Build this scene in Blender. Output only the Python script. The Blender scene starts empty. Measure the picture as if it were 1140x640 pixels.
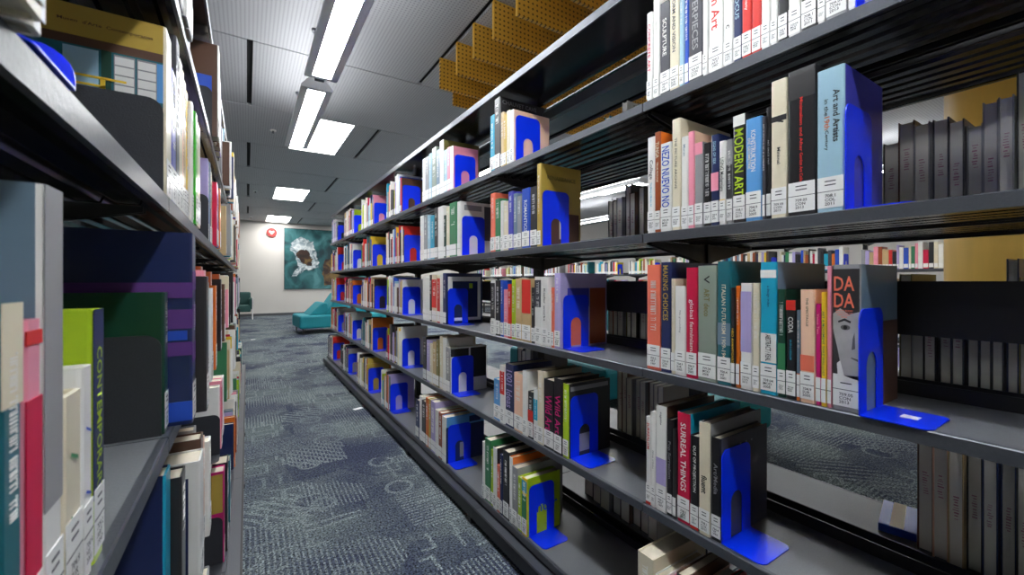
import bpy, math, random
from mathutils import Matrix, Vector
random.seed(7)
SC = bpy.context.scene
C = SC.collection
PI = math.pi

# ------------------------------------------------------------------ camera, world, exposure
FPX = 464.0; HOR = 313.0; CH = 1.13
YAW = math.atan(295.0/464.0); SY = math.sin(YAW); CY = math.cos(YAW)
cam_d = bpy.data.cameras.new('camera'); cam = bpy.data.objects.new('camera', cam_d); C.objects.link(cam)
cam.location = (0, 0, CH); cam.rotation_euler = (PI/2, 0, -YAW)
cam_d.sensor_width = 36; cam_d.lens = 36*FPX/1140; cam_d.shift_y = -(320-HOR)/1140
cam_d.clip_start = 0.01
cam_d.dof.use_dof = True; cam_d.dof.focus_distance = 1.7; cam_d.dof.aperture_fstop = 8.0
SC.camera = cam
SC.cycles.diffuse_bounces = 7
w = bpy.data.worlds.new('world'); SC.world = w; w.use_nodes = True
w.node_tree.nodes['Background'].inputs[0].default_value = (.8, .88, 1, 1)
w.node_tree.nodes['Background'].inputs[1].default_value = .3
SC.view_settings.view_transform = 'Standard'; SC.view_settings.look = 'None'
SC.view_settings.gamma = 1; SC.view_settings.use_curve_mapping = False
SC.view_settings.exposure = 0.9
TUBE = 30.0      # emission of the pendant lamps' lenses
PANEL = 10.0     # emission of the ceiling light panels
ADDED_UPLIGHT = 9.0   # emission of glowing strips added above the pendants to brighten the ceiling
ZC = 3.05        # ceiling
SH = {'B': 1.649, 'C': 1.268, 'D': .877, 'E': .484, 'F': .112}   # shelf heights
ROWW = {'B': 'top shelf', 'C': 'second shelf down', 'D': 'third shelf down', 'E': 'fourth shelf down', 'F': 'bottom shelf'}
ROWB = {'B': 'top shelf', 'C': 'second shelf', 'D': 'third shelf', 'E': 'fourth shelf', 'F': 'bottom shelf'}
BAY0 = -.08; BW = .9; NB = 7
SPX = .98        # spines of the right hand books

# ------------------------------------------------------------------ materials
MATS = {}
def lin(c): return tuple((x/12.92 if x <= .04045 else ((x+.055)/1.055)**2.4) for x in c)
def rgb(r, g, b): return lin((r/255, g/255, b/255))
def mat(name, col, rough=.5, metal=0, coat=0, spec=.5, noise=0, nscale=30, bump=0, emit=None, es=0):
    if name in MATS: return MATS[name]
    m = bpy.data.materials.new(name); m.use_nodes = True; nt = m.node_tree; b = nt.nodes['Principled BSDF']
    b.inputs['Base Color'].default_value = (*col, 1); b.inputs['Roughness'].default_value = rough
    b.inputs['Metallic'].default_value = metal; b.inputs['Coat Weight'].default_value = coat
    b.inputs['Coat Roughness'].default_value = .15; b.inputs['Specular IOR Level'].default_value = spec
    if noise or bump:
        tc = nt.nodes.new('ShaderNodeTexCoord'); n = nt.nodes.new('ShaderNodeTexNoise')
        n.inputs['Scale'].default_value = nscale; n.inputs['Detail'].default_value = 4
        nt.links.new(tc.outputs['Object'], n.inputs['Vector'])
        if noise:
            mx = nt.nodes.new('ShaderNodeMix'); mx.data_type = 'RGBA'
            mx.inputs[6].default_value = (*[x*(1-noise) for x in col], 1)
            mx.inputs[7].default_value = (*[min(1, x*(1+noise)) for x in col], 1)
            nt.links.new(n.outputs['Fac'], mx.inputs[0]); nt.links.new(mx.outputs[2], b.inputs['Base Color'])
        if bump:
            bp = nt.nodes.new('ShaderNodeBump'); bp.inputs['Strength'].default_value = bump; bp.inputs['Distance'].default_value = .001
            nt.links.new(n.outputs['Fac'], bp.inputs['Height']); nt.links.new(bp.outputs[0], b.inputs['Normal'])
    if emit:
        b.inputs['Emission Color'].default_value = (*emit, 1); b.inputs['Emission Strength'].default_value = es
    MATS[name] = m; return m

PAL = {'white': (235, 234, 230), 'cream': (226, 216, 190), 'black': (28, 27, 30), 'dark grey': (66, 66, 74), 'grey': (150, 150, 152),
       'pale blue': (160, 196, 214), 'blue': (30, 78, 190), 'navy': (26, 40, 88), 'red': (214, 44, 36), 'crimson': (205, 22, 70), 'salmon': (238, 118, 92),
       'orange': (222, 112, 28), 'rust': (158, 74, 34), 'yellow': (240, 200, 50), 'lime': (176, 206, 30), 'green': (54, 128, 84), 'dark green': (10, 62, 46),
       'teal': (20, 100, 112), 'cyan': (24, 162, 196), 'sky blue': (92, 160, 222), 'pink': (240, 150, 170), 'magenta': (206, 26, 120),
       'lavender': (176, 164, 214), 'purple': (96, 52, 130), 'tan': (198, 170, 124), 'brown': (92, 62, 46), 'gold': (190, 160, 70), 'peach': (244, 200, 170),
       'grey green': (140, 152, 140), 'violet blue': (70, 70, 180), 'bright green': (60, 180, 40), 'charcoal': (44, 42, 44), 'grey blue': (112, 136, 156), 'olive': (120, 112, 60), 'stamp': (190, 130, 150)}
def colm(n): return mat('cover_'+n.replace(' ', '_'), rgb(*PAL[n]), rough=.33, coat=.25, noise=.1, nscale=14)
def ink(n): return mat('ink_'+n.replace(' ', '_'), rgb(*PAL[n]), rough=.5)
PAGES = mat('paper_pages', rgb(214, 204, 184), rough=.9, noise=.12, nscale=8)
nt = PAGES.node_tree
def page_lines(m):
    nt = m.node_tree; b = nt.nodes['Principled BSDF']; tc = nt.nodes.new('ShaderNodeTexCoord'); wv = nt.nodes.new('ShaderNodeTexWave')
    wv.bands_direction = 'Y'; wv.inputs['Scale'].default_value = 160; wv.inputs['Distortion'].default_value = 1.5
    nt.links.new(tc.outputs['Object'], wv.inputs['Vector'])
    bp = nt.nodes.new('ShaderNodeBump'); bp.inputs['Strength'].default_value = .3; bp.inputs['Distance'].default_value = .0003
    nt.links.new(wv.outputs['Fac'], bp.inputs['Height']); nt.links.new(bp.outputs[0], b.inputs['Normal'])
page_lines(PAGES)
PAGES_LIFTED = mat('lightened_paper_pages', rgb(240, 234, 226), rough=.9, noise=.2, nscale=8); page_lines(PAGES_LIFTED)  # page colour lightened to make up for weak light on the far side
LABEL = mat('label_paper', rgb(240, 240, 238), rough=.45, coat=.2)
METAL = mat('charcoal_shelf_metal', rgb(76, 79, 86), rough=.33, metal=.3, spec=.6, noise=.15, nscale=220, bump=.25)
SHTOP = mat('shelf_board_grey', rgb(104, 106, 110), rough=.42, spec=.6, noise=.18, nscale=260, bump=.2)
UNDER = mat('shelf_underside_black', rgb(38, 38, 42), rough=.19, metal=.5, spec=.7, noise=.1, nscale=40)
POST = mat('upright_black', rgb(22, 22, 25), rough=.45)
RAIL = mat('rail_grey', rgb(96, 98, 104), rough=.4, metal=.4)
BLUE = mat('bookend_blue', rgb(0, 52, 244), rough=.35, coat=.15)
BLACKEND = mat('bookend_charcoal', rgb(44, 46, 52), rough=.55, noise=.25, nscale=400, bump=.4)

# ------------------------------------------------------------------ mesh building
class MB:
    def __init__(s): s.v = []; s.f = []; s.mi = []; s.mats = []
    def m(s, mt):
        if mt not in s.mats: s.mats.append(mt)
        return s.mats.index(mt)
    def add(s, verts, faces, mt, M=None):
        k = len(s.v); i = s.m(mt)
        s.v += [tuple(M @ Vector(v)) if M else tuple(v) for v in verts]
        s.f += [tuple(a+k for a in f) for f in faces]; s.mi += [i]*len(faces)
    def box(s, x0, x1, y0, y1, z0, z1, mt, M=None):
        v = [(x, y, z) for z in (z0, z1) for y in (y0, y1) for x in (x0, x1)]
        s.add(v, [(0, 2, 3, 1), (4, 5, 7, 6), (0, 1, 5, 4), (2, 6, 7, 3), (0, 4, 6, 2), (1, 3, 7, 5)], mt, M)
    def prism(s, pts, axis, a, b, mt, M=None):
        # pts: outline (2-D, counter-clockwise seen from +axis); extruded along axis from a to b
        n = len(pts)
        def P(p, t): return {'x': (t, p[0], p[1]), 'y': (p[0], t, p[1]), 'z': (p[0], p[1], t)}[axis]
        v = [P(p, a) for p in pts]+[P(p, b) for p in pts]
        f = [tuple(range(n))[::-1], tuple(range(n, 2*n))]+[(i, (i+1) % n, n+(i+1) % n, n+i) for i in range(n)]
        s.add(v, f, mt, M)
    def tube(s, p, q, r, mt, n=12, r2=None):
        p = Vector(p); q = Vector(q); d = (q-p).normalized(); r2 = r if r2 is None else r2
        a = d.orthogonal().normalized(); b = d.cross(a)
        v = [tuple(c+(a*math.cos(2*PI*i/n)+b*math.sin(2*PI*i/n))*rr) for c, rr in ((p, r), (q, r2)) for i in range(n)]
        s.add(v, [tuple(range(n))[::-1], tuple(range(n, 2*n))]+[(i, (i+1) % n, n+(i+1) % n, n+i) for i in range(n)], mt)
    def build(s, name, parent=None, bevel=0, smooth=False, loc=None):
        me = bpy.data.meshes.new(name); me.from_pydata(s.v, [], s.f); me.update()
        for mt in s.mats: me.materials.append(mt)
        me.polygons.foreach_set('material_index', s.mi)
        import bmesh
        bm = bmesh.new(); bm.from_mesh(me); bmesh.ops.recalc_face_normals(bm, faces=bm.faces); bm.to_mesh(me); bm.free()
        if smooth: me.polygons.foreach_set('use_smooth', [True]*len(me.polygons))
        o = bpy.data.objects.new(name, me); C.objects.link(o)
        if parent: o.parent = parent
        if loc: o.location = loc
        if bevel:
            b = o.modifiers.new('bevel', 'BEVEL'); b.width = bevel; b.segments = 3; b.limit_method = 'ANGLE'
        return o
def tag(o, label=None, cat=None, group=None, kind=None):
    if label: o['label'] = label
    if cat: o['category'] = cat
    if group: o['group'] = group
    if kind: o['kind'] = kind
    return o
def empty(name, loc=(0, 0, 0), rz=0):
    o = bpy.data.objects.new(name, None); C.objects.link(o); o.location = loc; o.rotation_euler = (0, 0, rz); o.empty_display_size = .05
    return o
def bx(name, x0, x1, y0, y1, z0, z1, mt, parent=None, bevel=0):
    m = MB(); m.box(x0, x1, y0, y1, z0, z1, mt); return m.build(name, parent, bevel)
TEXTC = {}
def text_mesh(s, extr=0):
    if s in TEXTC: return TEXTC[s]
    cu = bpy.data.curves.new('lettering', 'FONT'); cu.body = s; cu.size = 1; cu.resolution_u = 2; cu.offset = .012; cu.space_line = .9
    o = bpy.data.objects.new('lettering', cu); C.objects.link(o)
    dg = bpy.context.evaluated_depsgraph_get(); me = bpy.data.meshes.new_from_object(o.evaluated_get(dg))
    bpy.data.objects.remove(o)
    xs = [v.co.x for v in me.vertices]; ys = [v.co.y for v in me.vertices]
    TEXTC[s] = (me, min(xs), max(xs), min(ys), max(ys)); return TEXTC[s]
def put_text(s, name, parent, origin, ux, uy, L, H, mt, stretch=True):
    """flat lettering s centred on origin, reading along ux, glyphs up along uy, fitted in L x H"""
    me, x0, x1, y0, y1 = text_mesh(s)
    me = me.copy(); sx = L/(x1-x0); sy = H/(y1-y0)
    if not stretch: sx = sy = min(sx, sy)
    else: sx = min(sx, sy*1.5); sy = min(sy, sx*2.2)
    ux = Vector(ux); uy = Vector(uy); o3 = Vector(origin)
    for v in me.vertices:
        v.co = o3+ux*((v.co.x-(x0+x1)/2)*sx)+uy*((v.co.y-(y0+y1)/2)*sy)
    me.materials.clear(); me.materials.append(mt)
    o = bpy.data.objects.new(name, me); C.objects.link(o); o.parent = parent; return o

def Ypx(px, X=SPX):
    """distance along the aisle of the point of the plane x=X that the photo shows in column px"""
    d = FPX*X/(CY*(px-275.0)); return (d-SY*X)/CY
def Hpx(px, ytop, z, X=SPX):
    d = FPX*X/(CY*(px-275.0)); return CH+(HOR-ytop)*d/FPX-z

# ------------------------------------------------------------------ room
def nodes(m): return m.node_tree.nodes, m.node_tree.links
def math_n(nt, op, a=None, b=None, c=None):
    n = nt.nodes.new('ShaderNodeMath'); n.operation = op
    for i, x in enumerate((a, b, c)):
        if x is None: continue
        if isinstance(x, (int, float)): n.inputs[i].default_value = x
        else: nt.links.new(x, n.inputs[i])
    return n.outputs[0]
def mixc(nt, fac, a, b):
    n = nt.nodes.new('ShaderNodeMix'); n.data_type = 'RGBA'
    if isinstance(fac, (int, float)): n.inputs[0].default_value = fac
    else: nt.links.new(fac, n.inputs[0])
    for i, x in ((6, a), (7, b)):
        if isinstance(x, tuple): n.inputs[i].default_value = (*x, 1)
        else: nt.links.new(x, n.inputs[i])
    return n.outputs[2]

def carpet():
    m = mat('patterned_carpet', rgb(70, 80, 92), rough=.95, spec=.15); nt = m.node_tree; b = nt.nodes['Principled BSDF']
    tc = nt.nodes.new('ShaderNodeTexCoord'); P = tc.outputs['Object']
    def noise(s, d=3, vec=P):
        n = nt.nodes.new('ShaderNodeTexNoise'); n.inputs['Scale'].default_value = s; n.inputs['Detail'].default_value = d
        nt.links.new(vec, n.inputs['Vector']); return n.outputs['Fac']
    def vor(s, feat='F1', vec=P, rnd=1.0, out='Distance', metric='EUCLIDEAN'):
        n = nt.nodes.new('ShaderNodeTexVoronoi'); n.voronoi_dimensions = '2D'; n.feature = feat; n.inputs['Scale'].default_value = s
        n.inputs['Randomness'].default_value = rnd
        if feat != 'DISTANCE_TO_EDGE': n.distance = metric
        nt.links.new(vec, n.inputs['Vector']); return n
    def wave(s, d, dist=0):
        n = nt.nodes.new('ShaderNodeTexWave'); n.bands_direction = d; n.inputs['Scale'].default_value = s; n.inputs['Distortion'].default_value = dist
        nt.links.new(P, n.inputs['Vector']); return n.outputs['Fac']
    # broad blocks
    blocks = vor(3.1, rnd=.7, metric='CHEBYCHEV').outputs['Color']
    sep = nt.nodes.new('ShaderNodeSeparateColor'); nt.links.new(blocks, sep.inputs[0])
    blk = sep.outputs[0]; blk2 = sep.outputs[1]
    # rings
    vr = vor(3.3, rnd=.75); d = vr.outputs['Distance']
    s2 = nt.nodes.new('ShaderNodeSeparateColor'); nt.links.new(vr.outputs['Color'], s2.inputs[0])
    ringr = math_n(nt, 'MULTIPLY_ADD', s2.outputs[0], .14, .16)
    ring = math_n(nt, 'LESS_THAN', math_n(nt, 'ABSOLUTE', math_n(nt, 'SUBTRACT', d, ringr)), .035)
    ring = math_n(nt, 'MULTIPLY', ring, math_n(nt, 'GREATER_THAN', s2.outputs[1], .45))
    # stripes in some blocks
    st = math_n(nt, 'GREATER_THAN', wave(15, 'X', .6), .6); st = math_n(nt, 'MULTIPLY', st, math_n(nt, 'LESS_THAN', blk, .28))
    st2 = math_n(nt, 'GREATER_THAN', wave(13, 'Y', .6), .6); st2 = math_n(nt, 'MULTIPLY', st2, math_n(nt, 'GREATER_THAN', blk, .66))
    st3 = math_n(nt, 'GREATER_THAN', wave(9, 'DIAGONAL', .5), .62)
    st3 = math_n(nt, 'MULTIPLY', st3, math_n(nt, 'LESS_THAN', math_n(nt, 'ABSOLUTE', math_n(nt, 'SUBTRACT', blk2, .5)), .12))
    # square outlines
    sq = vor(5.2, rnd=.6, metric='CHEBYCHEV').outputs['Distance']
    sqo = math_n(nt, 'LESS_THAN', math_n(nt, 'ABSOLUTE', math_n(nt, 'SUBTRACT', sq, .33)), .045)
    sqo = math_n(nt, 'MULTIPLY', sqo, math_n(nt, 'GREATER_THAN', noise(1.3), .5))
    pat = math_n(nt, 'MAXIMUM', math_n(nt, 'MAXIMUM', ring, st), math_n(nt, 'MAXIMUM', math_n(nt, 'MAXIMUM', st2, sqo), st3))
    pat = math_n(nt, 'MULTIPLY', pat, math_n(nt, 'MULTIPLY_ADD', noise(2.0), .9, .05))
    speck = math_n(nt, 'GREATER_THAN', noise(95, 1), .48)
    pat = math_n(nt, 'MULTIPLY', pat, math_n(nt, 'MULTIPLY_ADD', speck, .75, .25))
    blob = math_n(nt, 'MULTIPLY_ADD', math_n(nt, 'SUBTRACT', noise(1.3, 2), .5), 4.0, .5)
    blob = math_n(nt, 'MULTIPLY_ADD', math_n(nt, 'SUBTRACT', noise(40, 2), .5), 1.2, blob)
    blob = math_n(nt, 'MULTIPLY_ADD', math_n(nt, 'SUBTRACT', s2.outputs[2], .5), .55, blob)
    cl = nt.nodes.new('ShaderNodeClamp'); nt.links.new(blob, cl.inputs[0])
    base = mixc(nt, cl.outputs[0], rgb(58, 64, 84), rgb(100, 109, 112))
    colr = mixc(nt, math_n(nt, 'MULTIPLY', pat, 1.0), base, rgb(150, 160, 158))
    pile = noise(120, 3); pile2 = vor(260).outputs['Distance']
    pp = math_n(nt, 'MULTIPLY', math_n(nt, 'SUBTRACT', pile, .3), 2.4)
    hs = nt.nodes.new('ShaderNodeHueSaturation'); nt.links.new(colr, hs.inputs['Color']); nt.links.new(math_n(nt, 'MULTIPLY_ADD', pp, 2.1, .0), hs.inputs['Value'])
    nt.links.new(hs.outputs[0], b.inputs['Base Color'])
    bp = nt.nodes.new('ShaderNodeBump'); bp.inputs['Strength'].default_value = 1; bp.inputs['Distance'].default_value = .006
    nt.links.new(pile, bp.inputs['Height']); nt.links.new(bp.outputs[0], b.inputs['Normal'])
    return m
def dots_mat(name, base, dark, pitch, rad, axes=('X', 'Y'), rough=.6, drop=.5):
    m = mat(name, base, rough=rough); nt = m.node_tree; b = nt.nodes['Principled BSDF']
    tc = nt.nodes.new('ShaderNodeTexCoord'); sp = nt.nodes.new('ShaderNodeSeparateXYZ'); nt.links.new(tc.outputs['Object'], sp.inputs[0])
    ds = []
    for a in axes:
        f = math_n(nt, 'FRACT', math_n(nt, 'MULTIPLY', sp.outputs[a], 1/pitch)); f = math_n(nt, 'SUBTRACT', f, .5); ds.append(math_n(nt, 'MULTIPLY', f, f))
    r = math_n(nt, 'LESS_THAN', math_n(nt, 'ADD', ds[0], ds[1]), (rad/pitch)**2)
    nt.links.new(mixc(nt, r, base, dark), b.inputs['Base Color']); return m

XL, XR, YB, YF = -3.6, 9.8, -3.4, 15.75
fl = bx('floor', XL, XR, YB, YF, -.05, 0, carpet()); tag(fl, kind='structure')
WALL = mat('painted_wall', rgb(214, 210, 204), rough=.7, noise=.03, nscale=3)
for nm, a in (('wall_far', (XL, XR, YF, YF+.12)), ('wall_near', (XL, XR, YB-.12, YB)), ('wall_left', (XL-.12, XL, YB, YF)), ('wall_right', (XR, XR+.12, YB, YF))):
    tag(bx(nm, *a, 0, ZC+.12, WALL), kind='structure')
tag(bx('baseboard_far', XL, XR, YF-.015, YF, 0, .085, mat('baseboard_grey', rgb(84, 86, 90), rough=.5)), kind='structure')
tag(bx('ceiling', XL, XR, YB, YF, ZC+.03, ZC+.12, mat('ceiling_void', rgb(14, 14, 15), rough=.8)), kind='structure')
CEIL = dots_mat('perforated_ceiling_panel', rgb(182, 183, 186), rgb(146, 147, 151), .026, .0065)
edges_y = [3.92+1.453*k for k in range(-5, 9)]
LIGHT_ROWS = (5.373+.007, 9.732, 14.09)
cp = MB()
lp_cells = []
for k in range(-5, 8):
    y0 = 3.92+1.453*k; y1 = min(y0+1.453, YF)
    off = .02 if k % 2 == 0 else -1.38
    x = off-2.8*2
    while x < XR:
        xa, xb = max(x+.022, XL), min(x+2.8-.022, XR); ya, yb = max(y0+.008, YB), y1-.008
        x += 2.8
        if xb-xa < .05: continue
        if k >= 0 and k % 3 == 1 or k == -4:
            holes = [h for h in (.5, 3.3, 6.1) if xa < h and h+.63 < xb and (k > 0 or h > 5)]
            cur = xa
            for h in holes:
                cp.box(cur, h, ya, yb, ZC, ZC+.028, CEIL); cur = h+.63; lp_cells.append((h, h+.63, ya, yb))
            cp.box(cur, xb, ya, yb, ZC, ZC+.028, CEIL)
        else: cp.box(xa, xb, ya, yb, ZC, ZC+.028, CEIL)
tag(cp.build('ceiling_panels'), kind='structure')
LENSP = mat('panel_diffuser', (1, 1, 1), emit=(1, .99, .97), es=PANEL)
FRW = mat('white_frame', rgb(225, 225, 225), rough=.4)
ORD = ['first', 'second', 'third', 'fourth', 'fifth', 'sixth', 'seventh', 'eighth', 'ninth', 'tenth', 'eleventh', 'twelfth', 'thirteenth', 'fourteenth', 'fifteenth', 'sixteenth', 'seventeenth', 'eighteenth', 'nineteenth', 'twentieth', 'twenty-first', 'twenty-second', 'twenty-third', 'twenty-fourth', 'twenty-fifth']
ai = 0
for (xa, xb, ya, yb) in sorted(lp_cells, key=lambda c: (c[0], c[2])):
    t = empty('ceiling_light', ((xa+xb)/2, (ya+yb)/2, ZC))
    if xa < .6 and ya > 5: lab = 'bright square ceiling light panel over the aisle, %s from the camera' % ['nearest', 'second', 'farthest'][ai]; ai += 1
    else: lab = 'added fill light panel %s the room, %s along it' % ('to the right side of' if xa > 5 else 'over the middle of' if xa > 3 else 'above the camera end of', 'far' if ya > 12 else 'halfway' if ya > 7 else 'near' if ya > 3 else 'behind the camera' if ya > -2 else 'by the near wall')  # panels away from the aisle are added for ambient fill
    tag(t, lab, 'light', 'recessed ceiling light panels')
    w2, h2 = (xb-xa)/2, (yb-ya)/2
    m = MB(); m.box(-w2+.012, w2-.012, -h2+.012, h2-.012, .004, .012, LENSP); m.build('diffuser', t)
    m = MB()
    for q in ((-w2, w2, -h2, -h2+.012), (-w2, w2, h2-.012, h2), (-w2, -w2+.012, -h2+.012, h2-.012), (w2-.012, w2, -h2+.012, h2-.012)): m.box(*q, 0, .025, FRW)
    m.build('frame', t)

# pendants
def lens_mat():
    m = mat('louvre_lens', (1, 1, 1)); nt = m.node_tree; b = nt.nodes['Principled BSDF']
    tc = nt.nodes.new('ShaderNodeTexCoord'); wv = nt.nodes.new('ShaderNodeTexWave'); wv.bands_direction = 'Y'; wv.inputs['Scale'].default_value = 14
    nt.links.new(tc.outputs['Object'], wv.inputs['Vector'])
    b.inputs['Emission Color'].default_value = (.93, .97, 1, 1)
    nt.links.new(math_n(nt, 'MULTIPLY_ADD', wv.outputs['Fac'], TUBE*.75, TUBE*.35), b.inputs['Emission Strength']); return m
LENS = lens_mat(); UPL = mat('added_uplight_strip', (1, 1, 1), emit=(.96, .98, 1), es=ADDED_UPLIGHT)
HOUS = mat('pendant_housing', rgb(226, 227, 230), rough=.4, metal=.2)
def pendant(x, y0, y1, z, label, wd=.105):
    t = empty('pendant_lamp', (x, (y0+y1)/2, z)); tag(t, label, 'lamp', 'linear pendant lamps'); h = (y1-y0)/2
    m = MB(); lw = wd*.56
    m.box(-wd, -lw, -h, h, 0, .02, HOUS); m.box(lw, wd, -h, h, 0, .02, HOUS); m.box(-lw, lw, -h, -h+.035, 0, .02, HOUS); m.box(-lw, lw, h-.035, h, 0, .02, HOUS)
    m.prism([(-wd, .02), (wd, .02), (wd*.55, .075), (-wd*.55, .075)], 'y', -h, h, HOUS); m.build('housing', t)
    m = MB(); m.box(-lw, lw, -h+.035, h-.035, .006, .016, LENS); m.build('lens', t)
    m = MB(); m.box(-wd*.45, wd*.45, -h+.035, h-.035, .076, .08, UPL); m.build('added_uplight', t)  # added glowing strip, lifts the ceiling brightness
    for s in (-1, 1):
        m = MB(); m.tube((0, s*h*.8, .075), (0, s*h*.8, ZC-z), .003, RAIL, 8); m.tube((0, s*h*.8, ZC-z-.02), (0, s*h*.8, ZC-z), .02, RAIL, 12); m.build('suspension_cable', t)
    m = MB(); m.box(-.03, .03, h, h+.085, .02, .045, RAIL); m.build('end_connector', t)
for k, (a, b) in enumerate(((-1.93, -.26), (-.13, 1.46), (1.585, 3.155), (3.33, 4.9))):
    pendant(.433, a, b, 2.53, ['grey linear pendant lamp over the aisle, farthest behind the camera', 'grey linear pendant lamp over the aisle, straight above the camera', 'large grey linear pendant lamp with glowing louvre at top of photo', 'smaller looking grey pendant lamp, farther of the two over the aisle'][k])
for X, row in ((3.3, 'nearest'), (5.0, 'middle'), (7.2, 'farthest')):
    for i, Y in enumerate((-.8, 1.6, 4.2, 6.8, 9.4)):
        if X == 3.3 and i < 3: continue
        pendant(X, Y, Y+1.57, 2.6, 'linear pendant lamp beyond the right shelving, %s row, %s from the near end' % (row, ORD[i]))
for i, Y in enumerate((-.9, .83, 2.56, 4.29)):  # unseen lamps added to light page edges in the right unit
    pendant(-1.3, Y, Y+1.57, 2.53, 'added unseen fill lamp over the next aisle on the left, %s from the near end' % ORD[i])
# sprinkler heads
for k, (x, y) in enumerate(((-.0-.3, 6.1), (.15, 10.4), (.1, 14.7))):
    t = MB(); t.tube((0, 0, -.012), (0, 0, 0), .035, FRW, 16, .035); t.tube((0, 0, -.04), (0, 0, -.012), .012, RAIL, 10); o = t.build('sprinkler', loc=(x if k else .33-.05, y, ZC))
    tag(o, 'small ceiling sprinkler disc over the aisle, %s from the camera' % ['nearest', 'second', 'farthest'][k], 'sprinkler', 'ceiling sprinklers')

# yellow perforated baffles
YEL = dots_mat('yellow_perforated_baffle', rgb(236, 182, 66), rgb(120, 80, 20), .034, .0072, ('X', 'Z'), rough=.45)
for k in range(13):
    y = 3.36-.295*k; x0 = 1.42 if k else 1.40
    o = bx('ceiling_baffle', x0-2.2, 3.6-2.2, -.011, .011, -.26, 0, YEL); o.location = (2.2, y, ZC)
    tag(o, 'yellow perforated baffle hanging from the ceiling, %s' % ('farthest but one of the row' if k == 0 else '%s nearer than the farthest of the row' % ORD[k-1]), 'baffle', 'yellow ceiling baffles')
o = bx('ceiling_baffle', -.56, 1.4, -.011, .011, -.26, 0, YEL); o.location = (2.2, 3.62, ZC)
tag(o, 'yellow perforated baffle at far end of the row, starting farther right and brightest', 'baffle', 'yellow ceiling baffles')

# plywood column
PLY = mat('yellow_plywood', rgb(214, 172, 82), rough=.4, coat=.2, noise=.14, nscale=5)
nt = PLY.node_tree; mp = nt.nodes.new('ShaderNodeMapping'); mp.inputs['Scale'].default_value = (3, 3, .4)
tcx = [n for n in nt.nodes if n.type == 'TEX_COORD'][0]; nz = [n for n in nt.nodes if n.type == 'TEX_NOISE'][0]
nt.links.new(tcx.outputs['Object'], mp.inputs['Vector']); nt.links.new(mp.outputs[0], nz.inputs['Vector'])
m = MB(); R = .35; pts = []
for (cx, cy, a0) in ((4.6-R, .8-R, 0), (3.6+R, .8-R, 90), (3.6+R, -.9+R, 180), (4.6-R, -.9+R, 270)):
    for i in range(9): a = math.radians(a0+90*i/8); pts.append((cx+R*math.cos(a), cy+R*math.sin(a)))
m.prism(pts, 'z', 0, ZC, PLY); o = m.build('plywood_column'); tag(o, 'wide yellow plywood clad column at the right behind the shelving', 'column')
for p in o.data.polygons: p.use_smooth = len(p.vertices) == 4

# ------------------------------------------------------------------ shelving
def shelf_mesh(L, depth, front=-1, lip=.026, plain=False):
    """a cantilever shelf: origin at its front top edge, x grows to the back, along y; top at z=0"""
    m = MB()
    m.box(.012, depth, 0, L, -.004, 0, SHTOP)
    m.prism([(0, -lip), (.006, -lip), (.012, -.004), (.012, 0), (.002, 0), (0, -.002)], 'y', 0, L, METAL)
    if not plain:
        for i in range(5):
            x = .03+i*(depth-.05)/5
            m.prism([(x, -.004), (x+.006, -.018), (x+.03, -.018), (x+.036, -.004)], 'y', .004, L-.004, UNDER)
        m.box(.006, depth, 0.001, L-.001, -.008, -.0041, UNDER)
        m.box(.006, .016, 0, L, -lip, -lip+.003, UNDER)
    m.box(depth-.004, depth, 0, L, -.02, .03, POST)
    return m
BAYW = ['nearest bay', 'second bay', 'third bay', 'fourth bay', 'fifth bay', 'sixth bay', 'farthest bay']
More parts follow.
